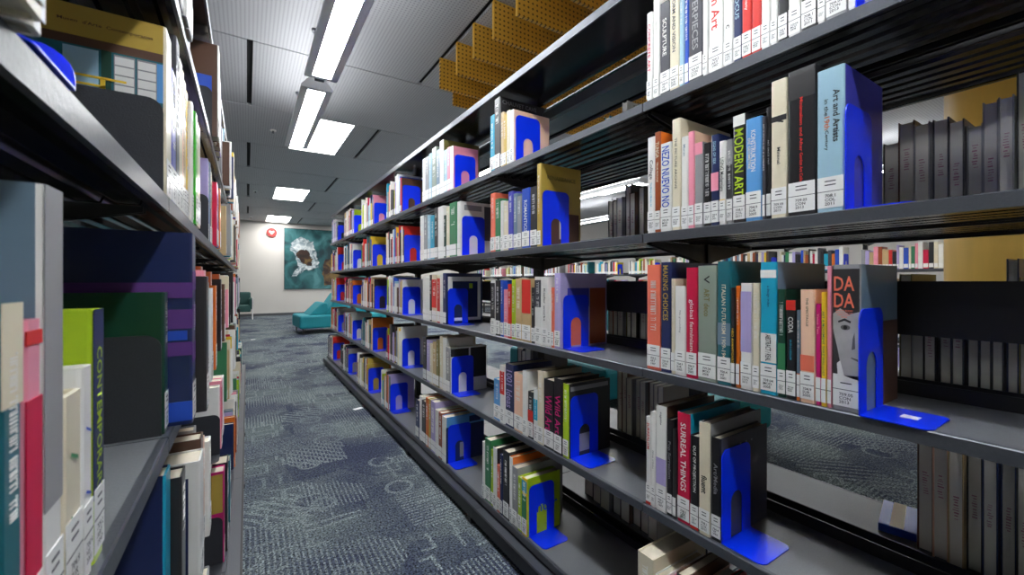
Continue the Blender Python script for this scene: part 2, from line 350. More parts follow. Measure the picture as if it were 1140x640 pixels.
def unit(xf, sgn, xc, y0, nb, sidew, zs=SH, full=True):
    """double sided run of cantilever shelving: front plane xf, spine posts at xc; sgn=+1 when the shelves go to +x from the front"""
    for k in range(nb):
        ya = y0+k*BW; yb = ya+BW
        t = empty('bookshelf', (xc, ya, 0)); tag(t, 'dark grey double sided library shelving %s, %s from the camera' % (sidew, BAYW[k] if nb == 7 else ORD[k]+' bay'), 'bookshelf', 'bays of dark library shelving')
        def part(name, mb, bevel=0): o = mb.build(name, t, bevel); o.location = (0, 0, 0); return o
        for side in (0, 1):
            base = Matrix.Identity(4) if side == 0 else Matrix.Translation((2*xc, 0, 0)) @ Matrix.Scale(-1, 4, (1, 0, 0))
            for r, z in zs.items():
                fx = xf-(.045*sgn if r == 'F' else 0)
                dep = abs(xc-fx)-.022
                sm = shelf_mesh(BW-.004, dep)
                M = Matrix.Translation((-xc, -ya, 0)) @ base @ Matrix.Translation((fx, ya+.002, z)) @ Matrix.Scale(sgn, 4, (1, 0, 0))
                sm.v = [tuple(M @ Vector(v)) for v in sm.v]
                part('shelf', sm)
                if r != 'F':
                    w_ = dep
                    for yy in (ya+.006, yb-.0095):
                        bm_ = MB()
                        pl = [(w_+.012, .0), (w_+.012, -.085), (w_-.02, -.075), (.03, -.03), (.03, -.021), (w_-.01, -.021)]
                        bm_.prism(pl, 'y', yy, yy+.0035, POST)
                        bm_.v = [tuple(Matrix.Translation((-xc, -ya, 0)) @ base @ Matrix.Translation((fx, 0, z)) @ Matrix.Scale(sgn, 4, (1, 0, 0)) @ Vector(v)) for v in bm_.v]
                        part('bracket', bm_)
            cm = MB(); zt = 1.995; dep = abs(xc-xf)-.02
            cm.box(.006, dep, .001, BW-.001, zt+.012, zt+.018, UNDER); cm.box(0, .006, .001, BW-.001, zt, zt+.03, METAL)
            cm.v = [tuple(Matrix.Translation((-xc, -ya, 0)) @ base @ Matrix.Translation((xf, ya, 0)) @ Matrix.Scale(sgn, 4, (1, 0, 0)) @ Vector(v)) for v in cm.v]
            part('canopy', cm)
        m = MB(); m.box(-.021, .021, 0, .04, 0, 2.02, POST); part('upright', m)
        if k == nb-1:
            m = MB(); m.box(-.021, .021, BW+.001, BW+.041, 0, 2.02, POST); part('upright', m)
        m = MB(); m.box(-.012, .012, .041, BW-.001, 1.93, 1.975, RAIL); part('top_rail', m)
        m = MB(); m.box(-.004, .004, .041, BW-.002, 1.008, 1.13, POST); part('back_stop', m)
        for z in (.40, .05):
            m = MB(); m.box(-.012, .012, .041, BW-.002, z, z+.03, POST); part('cross_rail', m)
        bxm = MB(); bw_ = abs(xc-xf)+.085
        bxm.box(-bw_, bw_, .001, BW-.001, .03, .075, METAL); bxm.box(-bw_-.008, -bw_, .001, BW-.001, .03, .082, POST); bxm.box(bw_, bw_+.008, .001, BW-.001, .03, .082, POST)
        part('base', bxm)
        for s in (-1, 1):
            m = MB(); m.tube((s*(bw_-.02), .03, 0), (s*(bw_-.02), .03, .03), .022, POST); m.box(s*bw_-.012, s*bw_+.012, .015, .045, .005, .03, POST); part('levelling_foot', m)
unit(.972, 1, 1.27, BAY0, NB, 'right of the aisle')
LX = -.115
LB0 = -.93; 
unit(-.107, -1, -.405, LB0, 8, 'left of the aisle')
unit(6.2, 1, 6.5, .2, 13, 'across the room')
# white side strip end panel of the right canopy's grey underside edge is part of the canopy

# ------------------------------------------------------------------ books
BULK = MB()
def book_shapes(t, H, D, cover, spine, pages=PAGES):
    """local: spine at x=0 facing -x, depth +x, thickness y, height z"""
    b = min(.0025, t*.16); r = min(.004, t*.3); h = t/2
    cm = MB()
    out = [(D, h), (r, h), (r*.3, h-r*.35), (0, h-r), (0, -h+r), (r*.3, -h+r*.35), (r, -h), (D, -h)]
    # spine
    cm.prism([(b*1.4, -h+b), (b*1.4, h-b), (r, h), (r*.3, h-r*.35), (0, h-r), (0, -h+r), (r*.3, -h+r*.35), (r, -h)][::-1], 'z', 0, H, spine)
    cm.box(r, D, -h, -h+b, 0, H, cover); cm.box(r, D, h-b, h, 0, H, cover)
    pm = MB(); pm.box(b*1.4, D-.004, -h+b, h-b, .003, H-.004, pages)
    return cm, pm
WORDS_SEEN = {}
CALLS = ['709.04\nMOD\n2008', '709.2\nART\n1997', '708.1\nCOL\n2011', '704.9\nSUR\n2005', '709.05\nCON\n2013', '700.4\nVIS\n2001']
def emit_book(side, xs, y, t, z, H, D, col, label=None, group=None, front=None, title=None, tcol='white', bands=(), call=True, detail=2, art=(), back=False, bulk=False, lean=0, arttext=None, name='book'):
    """side +1: the spine faces -x (right unit); -1: faces +x"""
    rz = 0 if side > 0 else PI
    sp = colm(col); fc = colm(front) if front else sp
    if bulk:
        M = Matrix.Translation((xs, y, z)) @ Matrix.Rotation(rz, 4, 'Z')
        cm, pm = book_shapes(t, H, D, fc, sp, PAGES_LIFTED if back else PAGES)
        for q in (cm, pm):
            k = len(BULK.v); BULK.v += [tuple(M @ Vector(v)) for v in q.v]; BULK.f += [tuple(a+k for a in f) for f in q.f]; BULK.mi += [BULK.m(q.mats[i]) for i in q.mi]
        if not back: BULK.box(-.0006, 0, -t*.44, t*.44, .012, .055, LABEL, M)
        return
    root = empty(name, (xs, y, z), rz)
    if lean: root.rotation_euler.x = lean
    tag(root, label, 'book', group)
    cm, pm = book_shapes(t, H, D, fc, sp, PAGES_LIFTED if back else PAGES)
    cover = cm.build('cover', root); pm.build('page_block', root)
    if back:
        if t > .018 and detail > 1:
            m = MB(); zz = H*random.uniform(.3, .55)
            for q in range(9):
                a_ = zz+q*.006+random.uniform(0, .002); m.box(D-.0036, D-.003, -t*random.uniform(.1, .22), t*random.uniform(.05, .2), a_, a_+random.uniform(.001, .003), ink('stamp'))
            m.build('library_stamp', root)
        return root
    # spine bands of other colours
    for i, (z0, z1, c) in enumerate(bands):
        m = MB(); m.box(-.0004, .0003, -t*.47, t*.47, H*z0, H*z1, ink(c)); m.build('colour_band', root)
    if call:
        m = MB(); lh = min(.062, .045+t*.4); m.box(-.0009, -.0003, -t*.47, t*.47, .008, .008+lh, LABEL)
        for zz in (.008+lh*.52,): m.box(-.0011, -.0009, -t*.47, t*.47, zz, zz+.0012, ink('dark grey'))
        lb = m.build('call_number_label', root)
        if detail > 1 and t > .012:
            put_text(random.choice(CALLS), 'call_number', lb, (-.0013, 0, .008+lh*.26), (0, -1, 0), (0, 0, 1), min(t*.6, .022), lh*.36, ink('black'), False)
            for q in (.72, .84): m = MB(); m.box(-.0012, -.0009, -t*.2, t*.2, .008+lh*q, .008+lh*(q+.035), ink('dark grey')); m.build('header_line', lb)
    # titles
    if title:
        for (s, zc, L, hh, c, yo) in title:
            put_text(s, 'title_lettering', root, (-.0008, t*yo, H*zc), (0, 0, -1), (0, -1, 0), H*L, t*hh, ink(c))
    elif title is None and detail > 0:
        m = MB(); L = H*random.uniform(.25, .5); zz = H*random.uniform(.86, .94); wd = t*random.uniform(.3, .5); lw = wd*.7; c = ink(tcol)
        z1 = zz-L; q = zz
        while q > z1:
            a = lw*random.uniform(.4, 1.0)*.55; k = random.random()
            if k > .2: m.box(-.0008, -.0003, -wd/2, -wd/2+wd*random.choice([.18, .2, 1, 1]), q-a*.35, q, c); m.box(-.0008, -.0003, -wd/2, wd/2, q-a, q-a*.75, c)
            q -= a*1.35
        m.build('title_lettering', root)
    for (x0, x1, z0, z1, c) in art:
        m = MB(); yy = -t/2 if side > 0 else t/2; s_ = -1 if side > 0 else 1
        ya, yb = sorted((yy, yy+s_*.0004*(1+.6*art.index((x0, x1, z0, z1, c)))))
        m.box(D*x0, D*x1, ya, yb, H*z0, H*z1, ink(c)); m.build('cover_picture', root)
    if arttext:
        for (s, xc, zc, L, hh, c) in arttext:
            yy = -t/2-.003 if side > 0 else t/2+.003
            put_text(s, 'cover_lettering', root, (D*xc, yy, H*zc), (1 if side > 0 else -1, 0, 0), (0, 0, 1), D*L, H*hh, ink(c)) if side > 0 else put_text(s, 'cover_lettering', root, (D*xc, yy, H*zc), (-1, 0, 0), (0, 0, 1), D*L, H*hh, ink(c))
    return root

def rounded(w, h, r, arch=None, top_only=False):
    pts = []
    if arch:
        aw, ah, cx = arch
        pts.append((cx-aw/2, 0)); 
        for i in range(13):
            a = PI-PI*i/12; pts.append((cx+aw/2*math.cos(a), ah-aw/2+aw/2*math.sin(a)))
        pts.append((cx+aw/2, 0))
    pts.append((w, 0))
    for i in range(7): a = PI/2*i/6; pts.append((w-r+r*math.cos(a), h-r+r*math.sin(a)))
    for i in range(7): a = PI/2+PI/2*i/6; pts.append((r+r*math.cos(a), h-r+r*math.sin(a)))
    pts.append((0, 0)); return pts
def bookend(x, y, z, label, group, side=1, w=.13, h=.2, mt=BLUE, arch=True, base=.1, inset=.012):
    """plate in the x-z plane at y, base foot towards -y"""
    t = empty('bookend', (x+inset*side, y, z)); tag(t, label, 'bookend', group)
    if side < 0: t.scale = (-1, 1, 1)
    m = MB(); m.prism(rounded(w, h, .022, (.052, .115, w*.5) if arch else None), 'y', -.002, 0, mt); m.build('upright_plate', t)
    if base:
        m = MB(); pts = [(p[0], -p[1]) for p in rounded(w, base, .018)]; m.prism(pts, 'z', .0003, .0022, mt); m.build('foot_plate', t)
    return t

LABC = {}
def describe(col, t, where, feat=''):
    sz = 'very slim' if t < .012 else 'slim' if t < .018 else 'very thick' if t > .055 else 'thick' if t > .036 else ''
    s = ('%s %s book%s, %s' % (sz, col, feat, where)).strip()
    if len(s.split()) > 16: s = '%s book%s, %s' % (col, feat, where)
    return s
def side_row(row, bay, specs, end=None, be=None, X=None, group=None):
    """specs: (px0, px1, ytop, colour, opts) along the right hand shelves, left to right in the photo"""
    X = X or (.935 if row == 'F' else SPX); z = SH[row]+.0005
    n = len(specs); last = None
    for i, s in enumerate(specs):
        px0, px1, yt, col = s[:4]; o = dict(s[4]) if len(s) > 4 else {}
        ya, yb = Ypx(px0, X), Ypx(px1, X)          # ya farther
        t = max(.006, ya-yb-.0008); y = (ya+yb)/2
        H = o.pop('H', None) or Hpx(px0, yt, z, X); H = max(.14, min(H, .34 if row in 'BCDE' else .3))
        D = o.pop('D', random.uniform(.15, .2)+(H-.24)*.3); feat = o.pop('feat', '')
        xi = X+o.pop('dx', random.uniform(0, .004))
        where = '%s from left, %s, %s right' % (ORD[i], ROWB[row], BAYW[bay])
        emit_book(1, xi, y, t, z, H, min(D, .245), col, describe(col, t, where, feat), 'books on the right hand shelving', detail=2 if bay < 2 else 1, **o)
        last = (yb, D, xi)
    if be is not None:
        bookend(X, last[0]-.0012, z, 'blue metal bookend with arch cut-out, %s, %s right of the aisle' % (ROWW[row], BAYW[bay]), 'blue bookends', **be)

T = lambda s, zc=.6, L=.5, hh=.5, c='white', yo=0: (s, zc, L, hh, c, yo)
# ---- nearest bay
side_row('B', 0, [
 (719.6, 725.6, 16, 'white', dict(title=[T('CONCRETE ART', .6, .55, .5, 'crimson')])), (726, 733, -20, 'white', dict(H=.31)), (733.6, 744.6, 5, 'dark grey', dict(title=[T('SCULPTURE', .62, .4, .4)])),
 (744.8, 755.2, -20, 'cream', dict(H=.30, title=[T('FORM AND VISION', .6, .5, .35, 'dark grey')])), (755.4, 760.8, -20, 'pale blue', dict(H=.28)), (761, 765.6, -20, 'blue', dict(H=.27)),
 (765.8, 781.4, -20, 'dark grey', dict(H=.33, title=[T('MASTERPIECES', .56, .62, .42, 'grey')], feat=' lettered MASTERPIECES')), (781.6, 787, -20, 'white', dict(H=.32)),
 (788, 804.2, -20, 'white', dict(H=.31, title=[T('Modern Art', .62, .55, .55, 'red')], feat=' lettered Modern Art in red')), (804.8, 815.2, -20, 'white', dict(H=.3, title=[T('c', .32, .05, .35, 'black')])),
 (815.4, 824.6, -20, 'navy', dict(H=.28, title=[T('ART IN FOCUS', .6, .6, .5, 'pale blue')])), (824.8, 835.6, -20, 'red', dict(H=.28, title=[T('Painting in Germany', .6, .6, .4)])), (835.8, 846.4, -20, 'red', dict(H=.29)),
 (846.6, 856.5, -20, 'white', dict(H=.27)), (856.7, 864.8, -20, 'white', dict(H=.26)), (865, 876, -20, 'black', dict(H=.26, title=[T('Quattrocento', .55, .5, .4, 'yellow')])),
 (876.4, 891, -20, 'white', dict(H=.27, title=[T('avant-garde', .58, .6, .45, 'black')])), (891.4, 909, -20, 'charcoal', dict(H=.27, title=[T('Modernism', .6, .6, .45, 'grey')])), (909.3, 918.4, -20, 'white', dict(H=.26)),
 (918.8, 943, -20, 'grey', dict(H=.28, bands=[(.2, .7, 'white')])), (943.3, 952, -20, 'white', dict(H=.26))], be=dict(inset=-.002))
side_row('C', 0, [
 (719.7, 728, 154, 'white', dict(title=[T('Collage', .66, .2, .55, 'black'), T('The Making of Modern Art', .4, .25, .3, 'cyan')], feat=' lettered Collage')),
 (728.2, 734.8, 148, 'rust', dict(front='orange', title=[T('TUNGA', .82, .16, .6, 'cream'), T('TRUE ROUGE', .6, .2, .3, 'cream')], D=.2)),
 (735, 747.3, 161, 'white', dict(title=[T('NEZO NUEVO NOW', .57, .78, .7, 'blue')], feat=' with big blue capitals')), (747.5, 757, 134, 'cream', dict(D=.24, title=[T('THE PICTURE ARCHIVE', .6, .5, .25, 'black')])),
 (757.2, 765, 153, 'white', dict(title=[T('Manet', .85, .16, .3, 'grey blue')])), (765.2, 772.4, 147.5, 'pink', dict(front='peach', D=.21, title=[])), (772.6, 782, 160, 'grey', dict(bands=[(.86, 1, 'pink')], title=[])),
 (782.2, 790.6, 160, 'black', dict(D=.2)), (791, 800, 151, 'navy', dict(bands=[(.38, .58, 'pink')], title=[T('SIGNS OF SEX', .8, .25, .35, 'pale blue')])), (800.2, 807.4, 158, 'white', dict(bands=[(.24, .3, 'yellow')], title=[T('USING Modernism', .6, .4, .6, 'black')])),
 (807.6, 814.8, 156, 'grey', dict(bands=[(.3, .7, 'charcoal')])), (815, 829.2, 130, 'black', dict(bands=[(.9, 1, 'white')], title=[T('MODERN ART', .56, .62, .72, 'lime')], feat=' lettered MODERN ART in yellow')),
 (829.6, 848, 134, 'sky blue', dict(title=[T('KONSTRUKTION', .68, .4, .3), T('DIE GEOMETRIE', .66, .3, .16, 'cream', .25)])), (848.3, 851.6, 130, 'dark grey'), (851.8, 857.2, 120, 'black', dict(title=[T('ART SINCE 1960', .6, .6, .4, 'grey')])),
 (857.6, 876, 92, 'cream', dict(title=[T('/', .7, .06, .6, 'black'), T('Minimal', .45, .12, .2, 'black')], bands=[(.70, .74, 'black')])), (876.4, 908.4, 82, 'black', dict(title=[T('Minimalism and After', .62, .42, .12, 'red'), T('Gordon Art Collection', .3, .25, .12, 'red')], bands=[(.8, .97, 'charcoal')], feat=' with small red lettering')),
 (908.8, 940.4, 81, 'pale blue', dict(front='violet blue', D=.2, title=[T('Art and Artists', .66, .36, .24, 'black', -.22), T('in the', .73, .13, .15, 'black', .14), T('19th', .62, .09, .2, 'orange', .12), T('Century', .5, .17, .16, 'black', .14)], feat=' lettered Art and Artists'))],
 be=dict(inset=-.002, h=.21))
side_row('D', 0, [
 (719, 734.3, 295, 'salmon'), (734.5, 746, 292, 'navy', dict(D=.24, title=[T('MAKING CHOICES', .72, .5, .5, 'gold')], feat=' lettered MAKING CHOICES')), (746.2, 750.5, 310, 'cream'),
 (750.7, 763, 318, 'white', dict(front='grey', title=[T('No grounding', .6, .3, .2, 'grey')])), (763.2, 775.6, 298, 'crimson', dict(title=[T('global feminisms', .46, .5, .45)], feat=' lettered global feminisms')),
 (775.9, 797, 296, 'grey green', dict(D=.22, title=[T('ART deco', .68, .24, .3, 'olive'), T('V', .88, .07, .3, 'black')])), (797.3, 813, 291, 'teal', dict(front='teal', D=.24, title=[T('ITALIAN FUTURISM 1909-1944', .5, .62, .3, 'cream')], bands=[(.32, .5, 'grey blue')], feat=' lettered ITALIAN FUTURISM')),
 (813.2, 818, 320, 'black', dict(title=[T('NEO AVANTGARDE', .4, .5, .5, 'yellow')])), (818.2, 822.8, 318, 'orange'), (823, 836, 315, 'white', dict(bands=[(.35, .92, 'lavender')], title=[])), (836.3, 844.5, 315, 'cream'),
 (844.9, 864, 292, 'cyan', dict(front='grey blue', D=.24, bands=[(.24, .46, 'white'), (.88, .94, 'white')], title=[T('a design index', .74, .16, .2, 'navy'), T('ABSTRACT / REAL', .35, .2, .6, 'black')])),
 (864.3, 873.8, 322, 'dark green', dict(bands=[(.1, .5, 'green')])), (874, 885.5, 334, 'black', dict(bands=[(.9, 1, 'red')], title=[T('CODA', .75, .16, .5), T('DA DA & SURREALISM', .5, .2, .2, 'cyan')])), (885.7, 890, 345, 'grey blue', dict(bands=[(0, .3, 'orange')])),
 (890.2, 907, 322, 'peach', dict(title=[T('THE SPECTACLE', .8, .25, .15, 'black')], bands=[(.28, .42, 'salmon')])), (907.2, 913.4, 338, 'magenta', dict(title=[T('Venus Two', .8, .2, .5, 'pink')])), (913.6, 919.6, 325, 'yellow', dict(title=[T('ART A MOVEMENT THAT WAS LOST', .55, .7, .45, 'green')])),
 (919.8, 925, 296, 'pink', dict(title=[])), (925.3, 957.5, 279, 'grey', dict(H=.285, D=.2, front='grey blue', title=[], feat=' lettered DADA with a portrait', art=[(.5, 1, 0, .6, 'brown')]))],
 be=dict(inset=-.012, h=.2, w=.12))
side_row('E', 0, [
 (718.4, 724, 463, 'white', dict(title=[T('SURREALISM', .78, .3, .5, 'red')], bands=[(0, .03, 'red')])), (724.2, 729.4, 458, 'white', dict(title=[T('Objects of Desire', .5, .5, .3, 'dark grey')])), (729.6, 741.3, 450, 'white', dict(front='brown', D=.23, bands=[(.25, .5, 'lavender')], title=[T('magazine', .88, .12, .25, 'dark grey')])),
 (741.5, 748, 466, 'black', dict(title=[T('Pop Surrealism', .58, .5, .6, 'grey')], feat=' lettered Pop Surrealism')), (748.2, 752.4, 477, 'charcoal', dict(title=[])), (752.7, 767, 458, 'crimson', dict(front='cyan', D=.24, title=[T('SURREAL THINGS', .6, .62, .42)], feat=' lettered SURREAL THINGS')),
 (767.3, 777, 484, 'black', dict(bands=[(0, .06, 'red')], title=[T('OUT OF PROJECTION', .65, .5, .4)], feat=' lettered OUT OF PROJECTION')), (777.3, 790, 469, 'cream', dict(front='grey', D=.245, title=[T('fluent', .45, .16, .5, 'black')])), (790.3, 801.5, 486, 'black', dict(front='dark grey', D=.22, title=[T('Art/Media', .6, .3, .4, 'grey')], arttext=[('. . .', .5, .9, .3, .02, 'grey')]))],
 be=dict(inset=.004, h=.228))
Xf = .935
side_row('F', 0, [
 (709, 727, 612, 'cream', dict(D=.24)), (728, 736, 628, 'white', dict(H=.22)), (737, 746, 630, 'white', dict(H=.215, front='pink')), (752, 763, 610, 'black', dict(H=.265, front='brown', arttext=[('XX', .3, .8, .3, .12, 'white')])),
 (766, 779, 620, 'peach', dict(H=.24)), (779.4, 785, 620, 'red', dict(H=.25)), (786, 798, 620, 'tan', dict(H=.24)), (799, 806, 630, 'rust', dict(H=.23)), (806.3, 821, 630, 'brown', dict(H=.24)), (821.4, 832, 640, 'charcoal', dict(H=.25)), (833, 850, 640, 'cream', dict(H=.24)), (850.5, 866, 640, 'dark green', dict(H=.23))], be=dict())
# ---- second bay
side_row('B', 1, [(545.5, 550, 130, 'cyan', dict(D=.15)), (550.2, 556.6, 110, 'black', dict(front='charcoal', D=.24, arttext=[('CHAUVET CAVE', .45, .93, .8, .06, 'grey')], H=.33, feat=' taller than its neighbours')),
 (556.8, 560, 126, 'tan'), (560.2, 563, 128, 'gold'), (563.2, 567, 124, 'cream', dict(front='green')), (567.2, 571.5, 124, 'white', dict(front='peach'))], be=dict(h=.21))
side_row('B', 2, [(470, 473, 178, 'white'), (473.2, 477, 176, 'grey'), (477.2, 480, 172, 'pale blue'), (480.2, 485, 166, 'grey green'), (485.2, 489, 168, 'grey blue'), (489.2, 493.5, 158, 'white', dict(front='olive', D=.24)), (493.7, 497, 168, 'pale blue'),
 (497.2, 500.5, 165, 'pink', dict(front='red')), (500.7, 504, 164, 'white', dict(front='pink'))], be=dict(h=.2))
side_row('C', 1, [(545.2, 550.3, 216, 'salmon'), (550.5, 556, 222, 'green'), (556.2, 559.3, 224, 'white'), (559.5, 565, 225, 'cream'), (565.2, 570.6, 214, 'violet blue'), (570.8, 575, 216, 'grey blue'), (575.2, 580.2, 219, 'grey'),
 (580.4, 589.2, 211, 'blue', dict(title=[T('ROMANTICISM', .5, .6, .4)], D=.2)), (589.4, 597, 209, 'charcoal', dict(front='brown')),
 (597.2, 601.5, 198, 'gold', dict(H=.33, front='gold', D=.21, art=[(.05, .95, .03, .42, 'brown'), (.3, .7, .42, .5, 'orange'), (.45, .62, .1, .36, 'cream')], arttext=[('RENAISSANCE', .5, .84, .7, .05, 'olive')], feat=' with picture cover'))], be=dict(inset=.01, h=.225, w=.135))
side_row('C', 2, [(467.5, 471, 241, 'white'), (471.2, 475, 240, 'grey'), (475.2, 478.2, 240, 'pale blue'), (478.4, 483, 241, 'cyan'), (483.2, 487, 232, 'charcoal'), (487.2, 493.5, 231, 'white'), (493.7, 496, 240, 'dark green'), (496.2, 500, 231, 'cream'),
 (500.2, 508, 227, 'green'), (508.2, 512, 226, 'white', dict(D=.24, H=.3, art=[(.1, .55, .84, .94, 'grey'), (.62, .95, .3, .94, 'dark grey')]))], be=dict(h=.22, w=.14))
side_row('D', 1, [(545.4, 550.4, 312, 'white', dict(bands=[(.3, .95, 'charcoal')])), (550.6, 556, 312, 'black'), (556.2, 559.6, 312, 'blue'), (559.8, 564.5, 322, 'pink'), (564.7, 568.5, 316, 'red'), (568.7, 573, 311, 'lime'), (573.2, 580, 310, 'tan', dict(D=.2)), (580.2, 590.4, 310, 'tan', dict(bands=[(.45, .98, 'red')], title=[])),
 (590.6, 594.5, 320, 'charcoal'), (594.7, 602, 308, 'white', dict(bands=[(.55, .95, 'dark grey')])), (602.2, 609, 309, 'white', dict(title=[T('Kiefer works', .6, .5, .3, 'black')])), (609.2, 613, 328, 'white'), (613.2, 616.2, 320, 'salmon'),
 (616.4, 623, 304, 'lavender', dict(front='lavender', D=.24, art=[(.62, .97, .03, .8, 'rust'), (.15, .55, .03, .5, 'salmon'), (.15, .6, .55, .8, 'violet blue')], feat=' with brown cover picture'))], be=dict(h=.2, inset=.016, w=.125))
side_row('D', 2, [(470.5, 474, 308, 'white'), (474.2, 477.6, 309, 'white'), (477.8, 480, 306, 'charcoal'), (480.2, 485.6, 306, 'cream', dict(bands=[(.3, .9, 'red')])), (485.8, 489, 310, 'red'), (489.2, 492.5, 306, 'white'), (492.7, 496.5, 304, 'navy', dict(front='navy', D=.24, H=.3, art=[(.05, .95, .06, .93, 'white'), (.17, .86, .12, .84, 'navy'), (.62, .72, .7, .8, 'lime')], feat=' with framed cover picture'))], be=dict(h=.21))
side_row('E', 1, [(548.8, 556, 421, 'sky blue'), (556.2, 561.5, 406, 'white', dict(bands=[(.5, .9, 'red')])), (561.7, 571, 404, 'navy', dict(title=[T('1001 Ideas', .6, .6, .7, 'lavender')])), (571.2, 580.8, 414, 'peach'), (581, 586.5, 412, 'white'), (586.7, 592.6, 435, 'charcoal', dict(bands=[(.1, .6, 'red')])),
 (592.8, 597.5, 432, 'white', dict(bands=[(.4, .8, 'cyan')])), (597.7, 604.5, 412, 'cream', dict(D=.2)), (604.8, 616, 421, 'black', dict(title=[T('Wild Art', .52, .52, .65, 'magenta')], feat=' lettered Wild Art')), (616.3, 625.4, 420, 'black', dict(title=[T('Wild Art', .52, .52, .65, 'magenta')], feat=' lettered Wild Art')),
 (625.6, 632, 437, 'lime', dict(front='charcoal', D=.21, H=.27, art=[(.22, .62, .06, .3, 'grey'), (.05, .95, .9, .96, 'grey')]))], be=dict(h=.225, w=.135))
side_row('E', 2, [(470.5, 474, 374, 'charcoal'), (474.2, 478, 378, 'lavender'), (478.2, 481, 382, 'cream'), (481.2, 485, 380, 'tan'), (485.2, 488.5, 378, 'olive'), (488.7, 492, 374, 'cream'), (492.2, 495.5, 376, 'white'), (495.7, 500.5, 386, 'grey', dict(front='white', D=.24, art=[(.02, .5, .8, .97, 'charcoal'), (.55, .98, .3, .97, 'charcoal')]))], be=dict(h=.21, w=.14))
side_row('F', 1, [(536.5, 539, 491, 'white'), (539.2, 545.5, 487, 'green', dict(D=.23)), (545.7, 548.4, 500, 'lime'), (548.6, 552.6, 497, 'white', dict(front='charcoal')), (552.8, 556, 517, 'salmon'), (556.2, 559, 505, 'navy'), (559.2, 566, 500, 'black', dict(D=.22)), (566.2, 569.5, 508, 'white', dict(front='orange')),
 (569.7, 575.5, 518, 'grey', dict(D=.24)), (575.7, 580, 530, 'lime'), (580.2, 586, 532, 'yellow', dict(front='lime', H=.23, bands=[(.25, .7, 'green'), (.75, .95, 'cyan')], arttext=[('enter', .5, .45, .8, .16, 'blue')], art=[(.35, .62, .1, .62, 'lime')]))], be=dict(h=.2, w=.125))
side_row('F', 2, [(462.5, 466, 444, 'navy'), (466.2, 469, 440, 'white'), (469.2, 473.5, 445, 'black'), (473.7, 476.5, 442, 'orange'), (476.7, 479, 440, 'gold'), (479.2, 484, 442, 'lavender', dict(D=.23)), (484.2, 487.5, 455, 'white'), (487.7, 491.5, 458, 'rust'), (491.7, 496.5, 462, 'white', dict(front='sky blue', D=.24, art=[(.0, 1, .0, .78, 'navy'), (.35, .6, .08, .4, 'grey'), (.6, .9, .82, .95, 'navy')]))], be=dict(h=.21, w=.14))

# ---- generated groups farther along the right unit
RC = ['white']*9+['cream']*4+['black']*3+['charcoal', 'dark grey', 'grey', 'grey', 'pale blue', 'blue', 'navy', 'red', 'crimson', 'orange', 'yellow', 'green', 'teal', 'cyan', 'pink', 'lavender', 'tan', 'tan', 'brown', 'rust', 'lime', 'grey blue']
rr = random.Random(11)
def gen_group(row, bay, x, ya, yb, side, first, where_side, bulk=False, lastcol=None, be=True, far=True, X0=None, ymax=True, zoff=0):
    """fill from ya to yb (side +1: from far to near)"""
    z = SH[row]+.0005+zoff; y = ya; i = 0; out = []
    st = -1 if ya > yb else 1
    while (y-yb)*st < 0:
        t = rr.choice([.009, .012, .014, .018, .022, .026, .032]); 
        H = rr.uniform(.2, .3) if row != 'B' else rr.uniform(.2, .31)
        col = rr.choice(RC); 
        islast = abs(y+st*t-yb) < .02 or (y+st*t-yb)*st >= 0
        dx = rr.uniform(0, .012) if side > 0 else -rr.uniform(0, .012)
        D = rr.uniform(.15, .24)
        front = None
        if islast and lastcol: front = lastcol; D = .2; H = max(H, .25)
        lab = describe(col, t, '%s from left, %s, %s %s' % (ORD[min(i, 24)], ROWB[row], BAYW[min(bay, 6)], where_side))
        emit_book(side, x+dx, y+st*t/2, t-.0008, z, H, D, col, lab, 'books on the right hand shelving', front=front, detail=1, bulk=bulk, tcol=rr.choice(['black', 'dark grey', 'red']) if col in ('white', 'cream', 'yellow', 'lime') else 'white')
        y += st*t; i += 1
    return y
lastc = {('B', 3): 'brown', ('B', 4): 'pink', ('B', 5): 'lime', ('B', 6): 'charcoal', ('C', 3): 'red', ('C', 4): 'yellow', ('C', 5): 'white', ('C', 6): 'red', ('D', 3): 'white', ('D', 4): 'charcoal', ('D', 5): 'orange', ('D', 6): 'red',
         ('E', 3): 'white', ('E', 4): 'orange', ('E', 5): 'white', ('E', 6): 'grey', ('F', 3): 'lavender', ('F', 4): 'gold', ('F', 5): 'grey', ('F', 6): 'red'}
lens_ = {('B', 3): .4, ('B', 4): .46, ('B', 5): .5, ('C', 3): .42, ('D', 3): .4, ('E', 3): .38, ('F', 3): .22, ('F', 4): .42}
for bay in range(3, 7):
    for row in 'BCDEF':
        ya = BAY0+BW*(bay+1)-.01; L = lens_.get((row, bay), rr.uniform(.36, .48)); x = .935 if row == 'F' else SPX
        y = gen_group(row, bay, x, ya, ya-L, 1, None, 'right of the aisle', bulk=bay > 2, lastcol=lastc[(row, bay)])
        bookend(x, y-.0012, SH[row]+.0005, 'blue metal bookend with arch cut-out, %s, %s right of the aisle' % (ROWW[row], BAYW[bay]), 'blue bookends', w=.14, h=.21)

